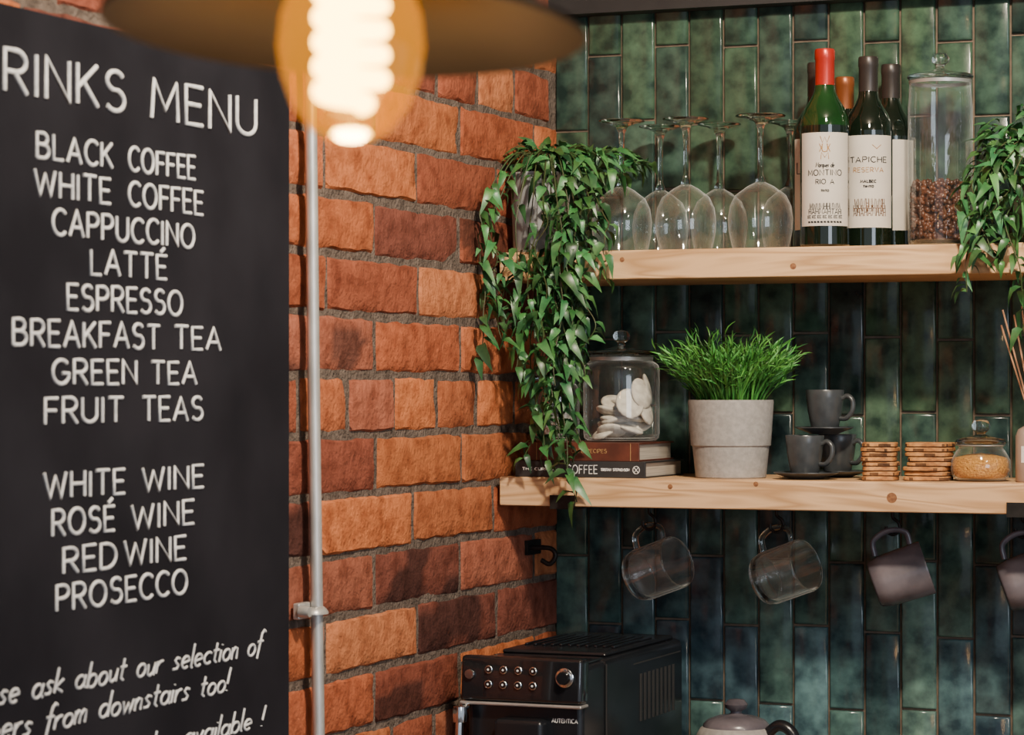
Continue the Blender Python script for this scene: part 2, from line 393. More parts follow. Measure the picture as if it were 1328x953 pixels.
# shelves
SZ=1.5135; UZ=1.874
def shelf(z,x0=.010,x1=1.75,brk=False):
    g=group('wooden_shelf',((x0+x1)/2,-.14,z))
    w=(x1-x0)/2
    box('plank',(-w,w,-.14,.131,-.046,0),'pine2' if brk else 'pine',g,.0025)
    for kx,kz,kr in ([(.655,-.024,.008),(.30,-.012,.004),(.44,-.004,.004)] if brk else [(.50,-.03,.005),(.22,-.015,.004)]):
        lathe('knot',[(0,.0004),(kr*.55,.0004),(kr,.0002),(kr,0)],'knot',g,(kx-(x0+x1)/2,-.14,kz if kz<-kr else -kr-.002),20,rot=(math.pi/2,0,0))
    if brk:
        for bx in (.120,.852,1.6):
            b=bx-(x0+x1)/2
            box('bracket_bar',(b-.021,b+.021,-.143,.131,-.050,-.0462),'iron',g)
            box('bracket_lip',(b-.021,b+.021,-.1445,-.1405,-.050,-.028),'iron',g)
    return g
shelf(UZ); shelf(SZ,brk=True)
h=group('wall_hook',(.0,-.125,1.392))
box('hook_plate',(.004,.010,-.03,.03,-.012,.012),'iron',h)
tube('hook_curl',[(.01,-.02,0),(.045,-.02,.0),(.055,-.02,-.012),(.045,-.02,-.026),(.03,-.02,-.02)],.004,'iron',h)

# ------------------------------------------------------------------ chalkboard
cb=group('chalkboard_menu',(.012,-1.63,1.5))
box('board',(.0,.012,-.574,.574,-.5,.583),'board',cb,.002)
title=[('DRINKS',-1.828,-1.497,2.010,.047),('MENU',-1.431,-1.157,2.010,.047)]
items=[('BLACK',-1.691,-1.525,1.932,.028),('COFFEE',-1.485,-1.322,1.932,.028),
('WHITE',-1.696,-1.530,1.890,.029),('COFFEE',-1.485,-1.302,1.890,.029),
('CAPPUCCINO',-1.657,-1.324,1.847,.029),('LATT\u00c9',-1.573,-1.395,1.805,.029),('ESPRESSO',-1.625,-1.355,1.762,.029),
('BREAKFAST',-1.740,-1.412,1.7195,.029),('TEA',-1.372,-1.254,1.7195,.028),
('GREEN',-1.657,-1.468,1.676,.028),('TEA',-1.430,-1.318,1.676,.027),
('FRUIT',-1.673,-1.500,1.6315,.029),('TEAS',-1.452,-1.302,1.6315,.029),
('WHITE',-1.675,-1.496,1.546,.029),('WINE',-1.452,-1.300,1.546,.028),
('ROS\u00c9',-1.657,-1.520,1.503,.029),('WINE',-1.478,-1.325,1.502,.029),
('RED',-1.633,-1.515,1.459,.029),('WINE',-1.495,-1.346,1.459,.029),
('PROSECCO',-1.648,-1.342,1.4165,.029)]
sc=dict(shear=.22,gap=.12,jit=.04)
script=[('Please ask about our selection of',-1.862,-1.140,1.323,.029,sc),('beers from downstairs too!',-1.815,-1.235,1.283,.029,sc),
('snacks also available !',-1.62,-1.137,1.226,.027,sc)]
for nm,its,th in (('chalk_title',title,.0033),('chalk_menu_text',items,.0024),('chalk_script',script,.0018)):
    lettering(nm,[(t,a+1.63,b+1.63,c-1.5,*r) for t,a,b,c,*r in its],lambda s,t:(.0122,s,t),th,'chalk',cb)

# conduit
g=group('metal_conduit_pipe',(.026,-.987,1.66))
tube('pipe',[(0,.0545+.0,-1.66+.0),(0,0,0),(0,-.033,1.288)],.0085,'galv',g,16,sm=False)
box('saddle_base',(-.018,-.008,-.028,.030,-.318,-.296),'galv',g,.002)
tube('saddle_strap',[(-.01,-.012,-.307),(.008,-.008,-.307),(.012,.008,-.307),(.006,.021,-.307),(-.01,.024,-.307)],.007,'galv',g,flat=.3)
lathe('saddle_screw',[(0,.012),(.007,.011),(.008,.006),(.008,-.004)],'galv',g,(-.004,-.026,-.307),16,rot=(0,math.pi/2,0))
box('saddle_base_high',(-.018,-.008,-.038,.012,.55,.572),'galv',g,.002)

# ------------------------------------------------------------------ pendant lamp
pl=group('pendant_lamp',(.9495,-2.8137,1.81))
sh=lathe('shade',[(.018,.125),(.030,.118),(.06,.108),(.105,.092),(.150,.070),(.1515,.068),(.150,.0675),(.105,.088),(.06,.104),(.03,.113),(.018,.118)],'shade_in',pl,seg=72)
sh.rotation_euler=(math.radians(-4.5),math.radians(2.6),math.radians(22)); sh.location=(-.007,-.003,.004)
so=lathe('shade_outer_skin',[(.019,.1275),(.030,.1205),(.06,.1105),(.105,.0945),(.151,.0715)],'shade_out',pl,seg=72)
so.rotation_euler=sh.rotation_euler; so.location=sh.location
lathe('bulb_glass',[(0,.0),(.012,.0015),(.025,.009),(.036,.023),(.043,.042),(.046,.060),(.044,.080),(.037,.100),(.028,.116),(.022,.126)],'amberglass',pl,seg=48)
lathe('socket',[(0,.165),(.016,.163),(.022,.150),(.023,.118),(.020,.112),(0,.112)],'brass',pl,seg=32)
pts=[]
for k in range(150):
    a=k/149; ang=a*2*math.pi*6
    rr=.0180 if a>.08 else .0180*(.35+.65*a/.08)
    pts.append((rr*math.cos(ang),rr*math.sin(ang),.024+a*.092))
tube('filament_spiral',pts,.0063,'filament',pl,10,sm=False)
lathe('filament_tip',[(0,.0015),(.008,.003),(.0125,.006),(.010,.009),(0,.0105)],'filament',pl,seg=20)
tube('cord',[(0,0,.16),(0,0,1.14)],.003,'ink',pl,8,sm=False)
lathe('ceiling_rose',[(0,1.11),(.04,1.115),(.045,1.14),(0,1.14)],'shade_out',pl,seg=32)

# ------------------------------------------------------------------ glassware
for (x,y,s) in [(.189,-.195,1),(.296,-.19,1),(.422,-.195,1.06),(.216,-.082,.95),(.317,-.080,.95),(.436,-.078,.95)]:
    g=group('wine_glass',(x,y,UZ)); q=s*1.12
    lathe('bowl',[(0.0365*q,.0),(.039*q,.010),(.0425*q,.030),(.0435*q,.050),(.041*q,.070),(.034*q,.087),(.020*s,.101),(.007,.108)],'glass',g,seg=56)
    lathe('rim',[(.0362*q,.0004),(.0374*q,.0),(.0378*q,.001),(.0374*q,.002),(.0364*q,.0016),(.0362*q,.0004)],'solidglass',g,seg=56)
    lathe('stem',[(0,.1035),(.0075,.106),(.0085,.109),(.0048,.120),(.0038,.145),(.0038,.170),(.0050,.193),(.010,.2035),(.022*s,.2085),(.0365*s,.2115),(.0375*s,.2128),(.0365*s,.2140),(0,.2148)],'solidglass',g,seg=48,angle=80)

# ------------------------------------------------------------------ wine bottles
def patch(name,r,a0,a1,z0,z1,m,parent,n=28):
    vs=[];fs=[]
    for i in range(n+1):
        a=a0+(a1-a0)*i/n
        vs+=[(r*math.cos(a),r*math.sin(a),z0),(r*math.cos(a),r*math.sin(a),z1)]
    for i in range(n): fs.append((2*i,2*i+2,2*i+3,2*i+1))
    me=bpy.data.meshes.new(name); me.from_pydata(vs,[],fs); return obj(name,me,m,parent,True)
def bottle(x,y,foil,text=None,green=False,hh=1.0,lab=True,turn=0):
    g=group('wine_bottle',(x,y,UZ)); r=.0382
    lathe('bottle_body',[(0,0),(.034,.0),(r,.004),(r,.186*hh)],'wineglass_dark',g)
    lathe('bottle_shoulder',[(r,.186*hh),(.0365,.2*hh),(.031,.214*hh),(.0215,.229*hh),(.0165,.24*hh),(.0148,.252*hh)],'green_bottle' if green else 'wineglass_dark',g)
    lathe('foil_capsule',[(.0152,.246*hh),(.0150,.288*hh),(.0158,.290*hh),(.0158,.302*hh),(.0145,.305*hh),(0,.306*hh)],foil,g,seg=32)
    a0=math.atan2(-4.352-y,1.68-x)+turn
    if lab:
        patch('label',r+.0004,a0-1.15,a0+1.15,.032,.176,'label',g)
        f=lambda s,t:((r+.0006)*math.cos(a0+s/r),(r+.0006)*math.sin(a0+s/r),t)
        if text=='a':
            lettering('label_print',[('Marques de',-.014,.014,.126,.007,sc),('MONTINO',-.027,.027,.114,.0085),('RIOJA',-.014,.014,.100,.007),('TINTO',-.006,.006,.086,.003)],f,.0007,'ink',g)
            cr=[('X',-.008,-.003,.152,.012),('W',-.007,.007,.165,.010),('M',-.006,.006,.140,.010),('X',.003,.008,.152,.012),('U',-.004,.004,.152,.012)]
            lettering('label_crest',cr,f,.0007,'gold',g)
            vl=[('MWNMHHNWM',-.024,.024,.062,.010),('HAHMAHTAH',-.026,.026,.054,.008),('EEEEEEE',-.028,.028,.046,.004),('SSSSSSSSSSS',-.027,.027,.038,.002)]
            lettering('label_villa',vl,f,.0006,'ink',g)
        elif text=='b':
            lettering('label_print',[('TAPICHE',-.030,.030,.138,.0085),('MALBEC',-.012,.012,.104,.004),('TIINTO',-.008,.008,.096,.003)],f,.0008,'ink',g)
            lettering('label_gold',[('RESERVA',-.024,.024,.122,.007),('V',.006,.02,.158,.006)],f,.0007,'gold',g)
            lettering('label_villa',[('WMWHNMWNH',-.022,.026,.070,.014),('AHAHAMHAH',-.024,.028,.056,.012),('HHHHHHH',-.024,.028,.062,.010)],f,.0006,'bark',g)
        elif text=='c':
            lettering('label_print',[('L',-.036,-.026,.13,.018)],f,.0010,'ink',g)
bottle(.538,-.235,'redfoil','a',True,1.01)
bottle(.5885,-.163,'blackfoil','b',False,.99)
bottle(.499,-.140,'blackfoil','c',False,.98)
bottle(.522,-.058,'amberfoil',None,False,.93)
bottle(.602,-.073,'blackfoil','c',False,.98)

# ------------------------------------------------------------------ jars
def ellipsoids(name,lst,m,parent,seg=8,rings=5):
    vs=[];fs=[]
    for p,s,e in lst:
        b=len(vs); Rm=e.to_matrix(); p=Vector(p)
        for i in range(1,rings):
            th=math.pi*i/rings
            for k in range(seg):
                ph=2*math.pi*k/seg
                vs.append(tuple(p+Rm@Vector((s[0]*math.sin(th)*math.cos(ph),s[1]*math.sin(th)*math.sin(ph),s[2]*math.cos(th)))))
        t=len(vs); vs.append(tuple(p+Rm@Vector((0,0,s[2])))); vs.append(tuple(p-Rm@Vector((0,0,s[2]))))
        for i in range(rings-2):
            for k in range(seg):
                j=(k+1)%seg; fs.append((b+i*seg+k,b+(i+1)*seg+k,b+(i+1)*seg+j,b+i*seg+j))
        for k in range(seg):
            j=(k+1)%seg; fs.append((t,b+k,b+j)); fs.append((t+1,b+(rings-2)*seg+j,b+(rings-2)*seg+k))
    me=bpy.data.meshes.new(name); me.from_pydata(vs,[],fs); return obj(name,me,m,parent,True,80)
def rot(): return Euler((R(0,6),R(0,6),R(0,6)))
def jar(name,loc,r,h,lid=True,knob=.012,neck=.9):
    g=group(name,loc)
    lathe('jar_glass',[(0,.003),(r*.9,.002),(r*.98,.006),(r,.014),(r,h*.84),(r*.97,h*.9),(r*neck,h*.95),(r*neck,h)],'glass',g,seg=56)
    lathe('jar_base',[(0,.006),(r*.88,.006),(r*.94,.012)],'glass',g,seg=56)
    if lid:
        lathe('jar_lid',[(0,h+.0005),(r*neck*.95,h+.0005),(r*1.0,h+.002),(r*1.03,h+.005),(r*1.0,h+.008),(r*.6,h+.011),(r*.3,h+.014),(knob*.5,h+.018),(knob*.45,h+.022),(knob,h+.028),(knob*1.1,h+.034),(knob*.8,h+.041),(0,h+.043)],'solidglass',g,seg=48,angle=60)
        lathe('lid_seal',[(r*neck*1.005,h-.006),(r*neck*1.02,h-.001),(r*neck*.96,h-.0005)],'steel',g,seg=48)
    return g
g=jar('coffee_bean_jar',(.700,-.15,UZ),.050,.262,neck=.96,knob=.013)
beans=[]
for k in range(760):
    a=R(0,6.283); zz=R(.014,.098); rr=R(.038,.0435) if zz<.092 else .0435*math.sqrt(R(0,1))
    beans.append(((rr*math.cos(a),rr*math.sin(a),zz+(.004*math.sin(a*2) if zz>.08 else 0)),(.0056,.0042,.0034),rot()))
for k in range(90):
    a=R(0,6.283); rr=.04*math.sqrt(R(0,1)); beans.append(((rr*math.cos(a),rr*math.sin(a),R(.094,.104)),(.0056,.0042,.0034),rot()))
ellipsoids('coffee_beans',beans,'bean',g)
lathe('bean_core',[(0,.012),(.036,.012),(.036,.09),(0,.094)],'bean',g,seg=24)

g=jar('tea_bag_jar',(.1775,-.165,1.5692),.062,.138,neck=.82,knob=.013)
tb=[]
for k in range(26):
    a=R(0,6.283); rr=R(0,.030); tb.append(((rr*math.cos(a),rr*math.sin(a),.016+.0018*k),(.024,.024,.0065),Euler((R(-.5,.5),R(-.5,.5),0))))
for a,z,t in [(-.35,.078,1.3),(-.9,.062,1.2),(.3,.085,1.35),(-.05,.052,1.25)]:
    tb.append(((.042*math.cos(a),.042*math.sin(a),z),(.026,.024,.006),Euler((0,t,a))))
ellipsoids('round_tea_bags',tb,'teabag',g,18,8)
g=jar('storage_jar',(.0665,-.17,1.5692),.0375,.098,neck=.85,knob=.009)
ellipsoids('sugar_lumps',[((R(-.02,.02),R(-.02,.02),.012+R(0,.03)),(.007,.007,.006),rot()) for k in range(60)],'teabag',g,6,4)
g=group('sugar_jar',(.772,-.19,SZ))
lathe('jar_glass',[(0,.002),(.036,.002),(.042,.006),(.046,.018),(.045,.032),(.038,.045),(.033,.052),(.034,.0535)],'glass',g,seg=48)
lathe('brown_sugar',[(0,.005),(.034,.005),(.040,.009),(.0435,.019),(.043,.030),(.040,.036),(.02,.041),(0,.043)],'sugar',g,seg=40)
lathe('jar_lid',[(0,.056),(.036,.0562),(.039,.058),(.040,.060),(.037,.064),(.02,.068),(.008,.071),(.007,.074),(.013,.079),(.0145,.086),(.011,.093),(0,.095)],'solidglass',g,seg=40,angle=60)
lathe('lid_seal',[(.0335,.054),(.0375,.055),(.0375,.0558)],'steel',g,seg=40)

# ------------------------------------------------------------------ books
def book(name,x0,x1,y0,y1,z0,z1,cover,items,m):
    cx,cy=(x0+x1)/2,(y0+y1)/2; g=group(name,(cx,cy,z0)); w=(x1-x0)/2; d=(y1-y0)/2; h=z1-z0
    box('cover_bottom',(-w,w,-d,d,0,.0025),cover,g); box('cover_top',(-w,w,-d,d,h-.0025,h),cover,g)
    box('spine',(-w,w,-d-.001,-d+.003,0,h),cover,g,.001)
    box('pages',(-w+.004,w-.004,-d+.003,d-.004,.0025,h-.0025),'paper',g)
    lettering('spine_title',[(t,a,b,c,hh,*r) for t,a,b,c,hh,*r in items],lambda s,t:(s,-d-.0012,t),.0006,m,g)
book('coffee_book',.032,.254,-.265,-.075,SZ,SZ+.026,'bookblack',[('COFFEE',-.022,.030,.013,.013),('COFFEE',-.0223,.0303,.0133,.0132),('COFFEE',-.0217,.0297,.0127,.0132),('THE CURIOUS',-.098,-.04,.013,.004),('TRISTAN STEPHENSON',.036,.084,.013,.004),('O',.09,.101,.013,.012),('X',.092,.099,.013,.008)],'white')
book('recipe_book',.050,.240,-.255,-.085,SZ+.026,SZ+.0555,'bookbrown',[('CAFE RECIPES',-.02,.04,.016,.006),('I',-.08,-.079,.015,.028),('I',.08,.081,.015,.028)],'gold')

# ------------------------------------------------------------------ foliage
def leaf(mb,p,d,n,L,W,c,curl=.15):
    d=d.normalized(); s=d.cross(n)
    if s.length<1e-3: s=d.orthogonal()
    s.normalize(); n=s.cross(d).normalized()
    st=[(0,.0,0),(.22,.36,.01),(.5,.5,.0),(.78,.3,-.06),(1,0,-.14)]
    vs=[];
    for t,w,dz in st:
        q=p+d*L*t+n*(dz*L*curl*6)
        if w==0: vs.append(q)
        else: vs+=[q-s*W*w+n*W*w*.35,q,q+s*W*w+n*W*w*.35]
    fs=[(0,1,2),(0,2,3),(1,4,5,2),(2,5,6,3),(4,7,8,5),(5,8,9,6),(7,10,8),(8,10,9)]
    mb.add(vs,fs,0,c)
def lc(lo=.6,hi=1.5):
    b=R(lo,hi); return (b*R(.8,1.3),b,b*R(.7,1.1))
def vineplant(name,loc,vines,bush,xmin,potfun,check,step=.0108,thin=None):
    g=group(name,loc); o=Vector(loc); lv=MB()
    potfun(g)
    k=0
    for P in vines:
        Q=smoothpts([Vector(p) for p in P],10)
        Q=[Vector((max(q.x,xmin),q.y,q.z)) for q in Q]
        tube('vine_%d'%k,[q-o for q in Q],.0010,'stem',g,5,sm=False); k+=1
        acc=0
        for a,b in zip(Q,Q[1:]):
            acc+=(b-a).length
            while acc>step:
                acc-=step
                if thin and thin(b) and random.random()<.60: continue
                t=(b-a).normalized(); ph=R(0,6.283)
                side=(Vector((math.cos(ph),math.sin(ph),R(-.6,.45)))+t*.3).normalized()
                if side.x<0 and b.x<xmin+.03: side.x=abs(side.x)*.5
                L=R(.019,.035)
                e=b+side*L
                if not check(e) or not check(b+side*L*.5): continue
                leaf(lv,b-o,side,(Vector((R(-.6,.6),R(-.9,.1),1))).normalized(),L,L*R(.42,.58),lc(.45,1.9),R(.4,1.6))
    for c,rad,n in bush:
        for q in range(n):
            v=Vector((R(-1,1),R(-1,1),R(-1,1)))
            if v.length>1: v.normalize()
            p=Vector(c)+Vector((v.x*rad[0],v.y*rad[1],v.z*rad[2]))
            d=Vector((v.x,v.y,v.z*.5+R(-.5,.5))).normalized(); L=R(.018,.032)
            if check(p) and check(p+d*L) : leaf(lv,p-o,d,Vector((R(-.5,.5),R(-.8,0),1)).normalized(),L,L*R(.42,.58),lc(.45,1.9),R(.4,1.4))
    obj('leaves',lv.mesh('leaves'),'leaf',g,True,180)
    return g
def inbox(p,x0,x1,y0,y1,z0,z1): return x0<p.x<x1 and y0<p.y<y1 and z0<p.z<z1
def chkL(p):
    if p.x<.012: return False
    if inbox(p,-1,3,-.283,1,1.826,1.877) or inbox(p,-1,3,-.283,1,1.46,1.516): return False
    if inbox(p,.03,.256,-.268,-.07,1.51,1.572): return False
    dx,dy=p.x-.064,p.y+.235
    if dx*dx+dy*dy<.055**2 and 1.87<p.z<1.995: return False
    for gx,gy in ((.189,-.195),(.216,-.082)):
        if (p.x-gx)**2+(p.y-gy)**2<.052**2 and p.z<1.985 and p.z>1.87: return False
    return True
V=[]
def hang(sx,sy,sz,hx,hy,ztop,zend,n=6):
    P=[(sx,sy,sz),((sx+hx)/2,(sy+hy)/2,max(sz,ztop)+.030),(hx,hy,ztop)]
    for i in range(1,n+1):
        z=ztop+(zend-ztop)*i/n
        P.append((hx+R(-.012,.012)+.008*math.sin(i*1.7+hx*60),hy+R(-.008,.008),z))
    return P
cx,cy=.064,-.235
spec=[(.026,-.345,1.775),(.024,-.385,1.705),(.040,-.36,1.72),(.060,-.325,1.69),(.079,-.31,1.545),(.098,-.31,1.60),(.112,-.308,1.53),(.124,-.32,1.57),
(.136,-.31,1.476),(.145,-.322,1.51),(.152,-.31,1.56),(.160,-.308,1.64),(.176,-.312,1.72),(.198,-.306,1.825),(.108,-.335,1.70),(.132,-.335,1.66),(.090,-.33,1.66)]
for hx,hy,ze in spec:
    V.append(hang(cx+R(0,.02),cy+R(-.02,.02),2.0,hx,hy,R(1.93,1.97),ze,7))
for ex,ey,ez in [(.13,-.13,1.99),(.17,-.24,1.985),(.205,-.13,2.02),(.21,-.27,1.99),(.14,-.06,2.0),(.03,-.12,1.97),(.19,-.05,2.03),(.03,-.28,2.04)]:
    V.append([(cx,cy,2.0),((cx+ex)/2,(cy+ey)/2,2.045),(ex,ey,ez)])
def potL(g):
    lathe('pot',[(0,.0),(.042,.0),(.044,.003),(.0485,.120),(.0505,.122),(.0505,.129),(.048,.129),(.046,.115),(0,.115)],'potmetal',g,seg=48)
    lathe('soil',[(0,.118),(.0465,.117)],'soil',g,seg=24)
vineplant('trailing_potted_plant',(cx,cy,UZ),V,[((.075,-.215,2.030),(.06,.05,.014),85),((.15,-.2,2.015),(.06,.09,.02),55),((.15,-.315,1.89),(.035,.02,.05),32),((.105,-.31,1.78),(.06,.02,.09),60)],.017,potL,chkL,
   thin=lambda b:b.z>1.87 and b.y<-.27 and b.x<.125)
V=[]
def chkR(p):
    if inbox(p,-1,3,-.283,1,1.826,1.877): return False
    if (p.x-.700)**2+(p.y+.15)**2<.054**2: return False
    if (p.x-.915)**2+(p.y+.17)**2<.06**2 and p.z<2.0: return False
    return True
for hx,hy,ze in [(.775,-.31,1.845),(.79,-.305,1.80),(.81,-.31,1.86),(.83,-.305,1.84),(.85,-.31,1.80),(.77,-.25,1.90),(.87,-.30,1.74),(.90,-.31,1.70),(.93,-.31,1.78)]:
    V.append(hang(.905+R(-.02,.02),-.19,2.0,hx,hy,R(1.94,1.99),ze,5))
for ex,ey,ez in [(.765,-.22,1.98),(.78,-.15,2.03),(.80,-.24,2.055),(.84,-.2,2.085),(.87,-.12,2.10),(.82,-.08,2.04)]:
    V.append([(.905,-.18,1.99),((.905+ex)/2,(-.18+ey)/2,2.04),(ex,ey,ez)])
def potR(g):
    lathe('pot',[(0,.0),(.045,.0),(.056,.120),(.056,.126),(.053,.126),(.052,.115),(0,.115)],'potmetal',g,seg=48)
vineplant('trailing_potted_plant',(.915,-.17,UZ),V,[((.86,-.2,2.03),(.08,.08,.045),110),((.83,-.26,1.96),(.06,.05,.07),90),((.84,-.30,1.89),(.06,.03,.05),30)],.70,potR,chkR,.0105)

# grass pot
g=group('potted_grass',(.3712,-.19,SZ))
lathe('pot',[(0,0),(.054,0),(.056,.002),(.061,.050),(.0635,.052),(.068,.120),(.0675,.124),(.064,.124),(.062,.112),(0,.112)],'greypot',g,seg=56,angle=25)
lathe('soil',[(0,.114),(.0625,.113)],'soil',g,seg=24)
gb=MB()
for k in range(460):
    a=R(0,6.283); r0=.05*math.sqrt(R(0,1)); o=Vector((r0*math.cos(a),r0*math.sin(a),.112))
    lean=r0/.05*.75+R(-.1,.3); a2=a+R(-.5,.5); H=R(.06,.128)*(1.05-.2*lean)
    P=[]
    for q in range(5):
        t=q/4; P.append(o+Vector((math.cos(a2)*lean*H*.85*t**1.4,math.sin(a2)*lean*H*.85*t**1.4,H*(t-.18*lean*t*t))))
    s=Vector((-math.sin(a2+R(-1,1)),math.cos(a2+R(-1,1)),0)).normalized(); w=R(.0010,.0017); c=lc(.5,1.6)
    vs=[]
    for q,p in enumerate(P):
        ww=w*(1 if q<3 else (.75 if q==3 else .1)); vs+=[p-s*ww,p+s*ww]
    gb.add(vs,[(2*q,2*q+1,2*q+3,2*q+2) for q in range(4)],0,c)
    for q in range(4):
        t=R(.4,1); i0=min(3,int(t*4)); p=P[i0].lerp(P[i0+1],t*4-i0)
        ph=R(0,6.283); ax=(P[4]-P[2]).normalized(); d=(ax*R(.9,1.8)+Vector((math.cos(ph),math.sin(ph),R(-.2,.4)))*.7).normalized(); L=R(.016,.030)
        leaf(gb,p,d,Vector((R(-1,1),R(-1,1),.4)).normalized(),L,L*.11,lc(.5,1.8),.4)
obj('grass_blades',gb.mesh('grass_blades'),'grass',g,True,180)

# ------------------------------------------------------------------ cups
def cup(g,z,x=0,y=0,ha=0,tag=''):
    lathe('cup_body'+tag,[(0,.001),(.020,.0),(.0215,.003),(.0235,.012),(.027,.030),(.0295,.050),(.0305,.062),(.0298,.0635),(.0288,.062),(.026,.035),(.020,.008),(0,.006)],'darkcup',g,(x,y,z),44)
    c,s=math.cos(ha),math.sin(ha)
    hp=[(.0275,.050),(.038,.054),(.0465,.046),(.0455,.030),(.036,.019),(.0255,.018)]
    o=tube('cup_handle'+tag,[(r*c,r*s,zz) for r,zz in hp],.0042,'darkcup',g,10,flat=.75); o.location=(x,y,z)
def saucer(g,z,x=0,y=0,r=.050,tag=''):
    lathe('saucer'+tag,[(0,.0),(r*.5,.0),(r*.55,.002),(r*.9,.0075),(r,.010),(r*.995,.0115),(r*.88,.0095),(r*.55,.0055),(0,.0045)],'darkcup',g,(x,y,z),48)
g=group('espresso_cup_stack',(.505,-.16,SZ))
saucer(g,0,-.006,-.045,.051,'_a'); cup(g,.0055,-.009,-.042,-.15,'_a')
saucer(g,0,.018,.052,.046,'_b'); cup(g,.0055,.018,.052,-.25,'_b')
saucer(g,.070,.010,.004,.046,'_c'); cup(g,.0765,.012,.0,-.1,'_c')

# coasters
def coasters(x,y,hw,hd,n,rz):
    g=group('wood_coaster_stack',(x,y,SZ)); z=0
    for k in range(n):
        h=.0074; sd=R(0,99)
        prof=[]
        N=28; 
        for i in range(N):
            a=2*math.pi*i/N; cc,ss=math.cos(a),math.sin(a); e=.45
            X=hw*math.copysign(abs(cc)**e,cc); Y=hd*math.copysign(abs(ss)**e,ss)
            q=1+.05*noise.noise(Vector((cc*1.5,ss*1.5,sd))); prof.append((X*q,Y*q))
        vs=[];
        for zz,k2 in ((0,.955),(.0016,1),(h-.0020,1),(h-.0004,.955)): vs+=[(a*k2,b*k2,zz) for a,b in prof]
        fs=[]
        for q in range(3):
            for i in range(N): j=(i+1)%N; fs.append((q*N+i,q*N+j,q*N+N+j,q*N+N+i))
        fs.append(tuple(range(N))[::-1]); fs.append(tuple(range(3*N,4*N)))
        me=bpy.data.meshes.new('coaster'); me.from_pydata(vs,[],fs)
        o=obj('coaster_%d'%k,me,['slice','bark'],g); o.location=(R(-.0025,.0025),R(-.002,.002),z); o.rotation_euler=(0,0,rz+R(-.12,.12))
        me.polygons.foreach_set('material_index',[1 if (i<N or (N<=i<2*N and random.random()<.25)) else 0 for i in range(len(fs))])
        z+=h
coasters(.6205,-.215,.027,.030,8,.1)
coasters(.6930,-.19,.0345,.034,8,-.05)

# reed diffuser
g=group('reed_diffuser',(.862,-.2,SZ))
lathe('bottle',[(0,0),(.032,0),(.034,.003),(.034,.07),(.030,.08),(.016,.088),(.013,.092),(.013,.105),(.010,.105),(.010,.09)],'diffuser',g)
for k,(a,l) in enumerate([(-.30,.25),(-.25,.27),(-.2,.26),(-.13,.27),(-.05,.26),(.1,.27),(.22,.26)]):
    tube('reed_%d'%k,[(0,0,.06),(math.sin(a)*l*.75,R(-.02,.02),math.cos(a)*l)],.0014,'reed',g,6,sm=False)
patch('label',.0343,-2.2,-.9,.03,.055,'white',g)

# ------------------------------------------------------------------ hanging mugs
def mug(x,z,m,al,tilt,r=.043,h=.088,name='hanging_mug',gl=False,y=-.15):
    zl=Vector((math.cos(tilt)*math.cos(al),-math.cos(tilt)*math.sin(al),math.sin(tilt)))
    xl=(Vector((0,0,1))-zl*zl.z).normalized(); yl=zl.cross(xl)
    mt=Matrix((xl,yl,zl)).transposed()
    g=group(name,(x,y,z),mt.to_euler())
    h2=h/2
    if gl:
        lathe('mug_body',[(r*.93,-h2+.004),(r,-h2+.015),(r,h2-.001)],m,g,seg=56)
        lathe('mug_inner',[(0,-h2+.013),(r*.80,-h2+.013),(r*.90,-h2+.019),(r*.93,h2-.002)],m,g,seg=56)
        lathe('mug_rim',[(r*.93,h2-.001),(r*.965,h2+.001),(r,h2-.001),(r*.965,h2-.003),(r*.93,h2-.001)],'solidglass',g,seg=56)
        lathe('mug_foot',[(0,-h2),(r*.8,-h2),(r*.93,-h2+.004),(r*.90,-h2+.009),(0,-h2+.009)],'solidglass',g,seg=56)
    else:
        lathe('mug_body',[(0,-h2+.002),(r*.78,-h2),(r*.86,-h2+.003),(r*.95,-h2+.02),(r,h2-.003),(r*.985,h2),(r*.95,h2-.003),(r*.9,-h2+.02),(r*.7,-h2+.006),(0,-h2+.006)],m,g,seg=48)
    hp=[(r*1.0,0,h2*.68),(r+.020,0,h2*.66),(r+.030,0,h2*.1),(r+.022,0,-h2*.5),(r*.98,0,-h2*.62)]
    tube('mug_handle',hp,.0052,'solidglass' if gl else m,g,12,flat=.8)
    return g
def hook(x,y=-.15):
    g=group('cup_hook',(x,y,1.4673))
    lathe('hook_plate',[(0,0),(.009,0),(.009,-.003),(0,-.004)],'iron',g,seg=20)
    tube('hook_wire',[(0,0,-.002),(0,0,-.014),(.009,0,-.022),(.010,0,-.034),(0,0,-.041),(-.010,0,-.036),(-.011,0,-.028)],.0026,'iron',g,8)
for hx,kind in ((.2285,1),(.443,1),(.632,0),(.836,0)):
    hook(hx-.008)
    if kind: mug(hx+.004,1.362,'glass',.30,math.radians(19),gl=True,name='glass_mug')
    else: mug(hx+.004,1.362,'greymug',-.25,math.radians(19),name='grey_mug')

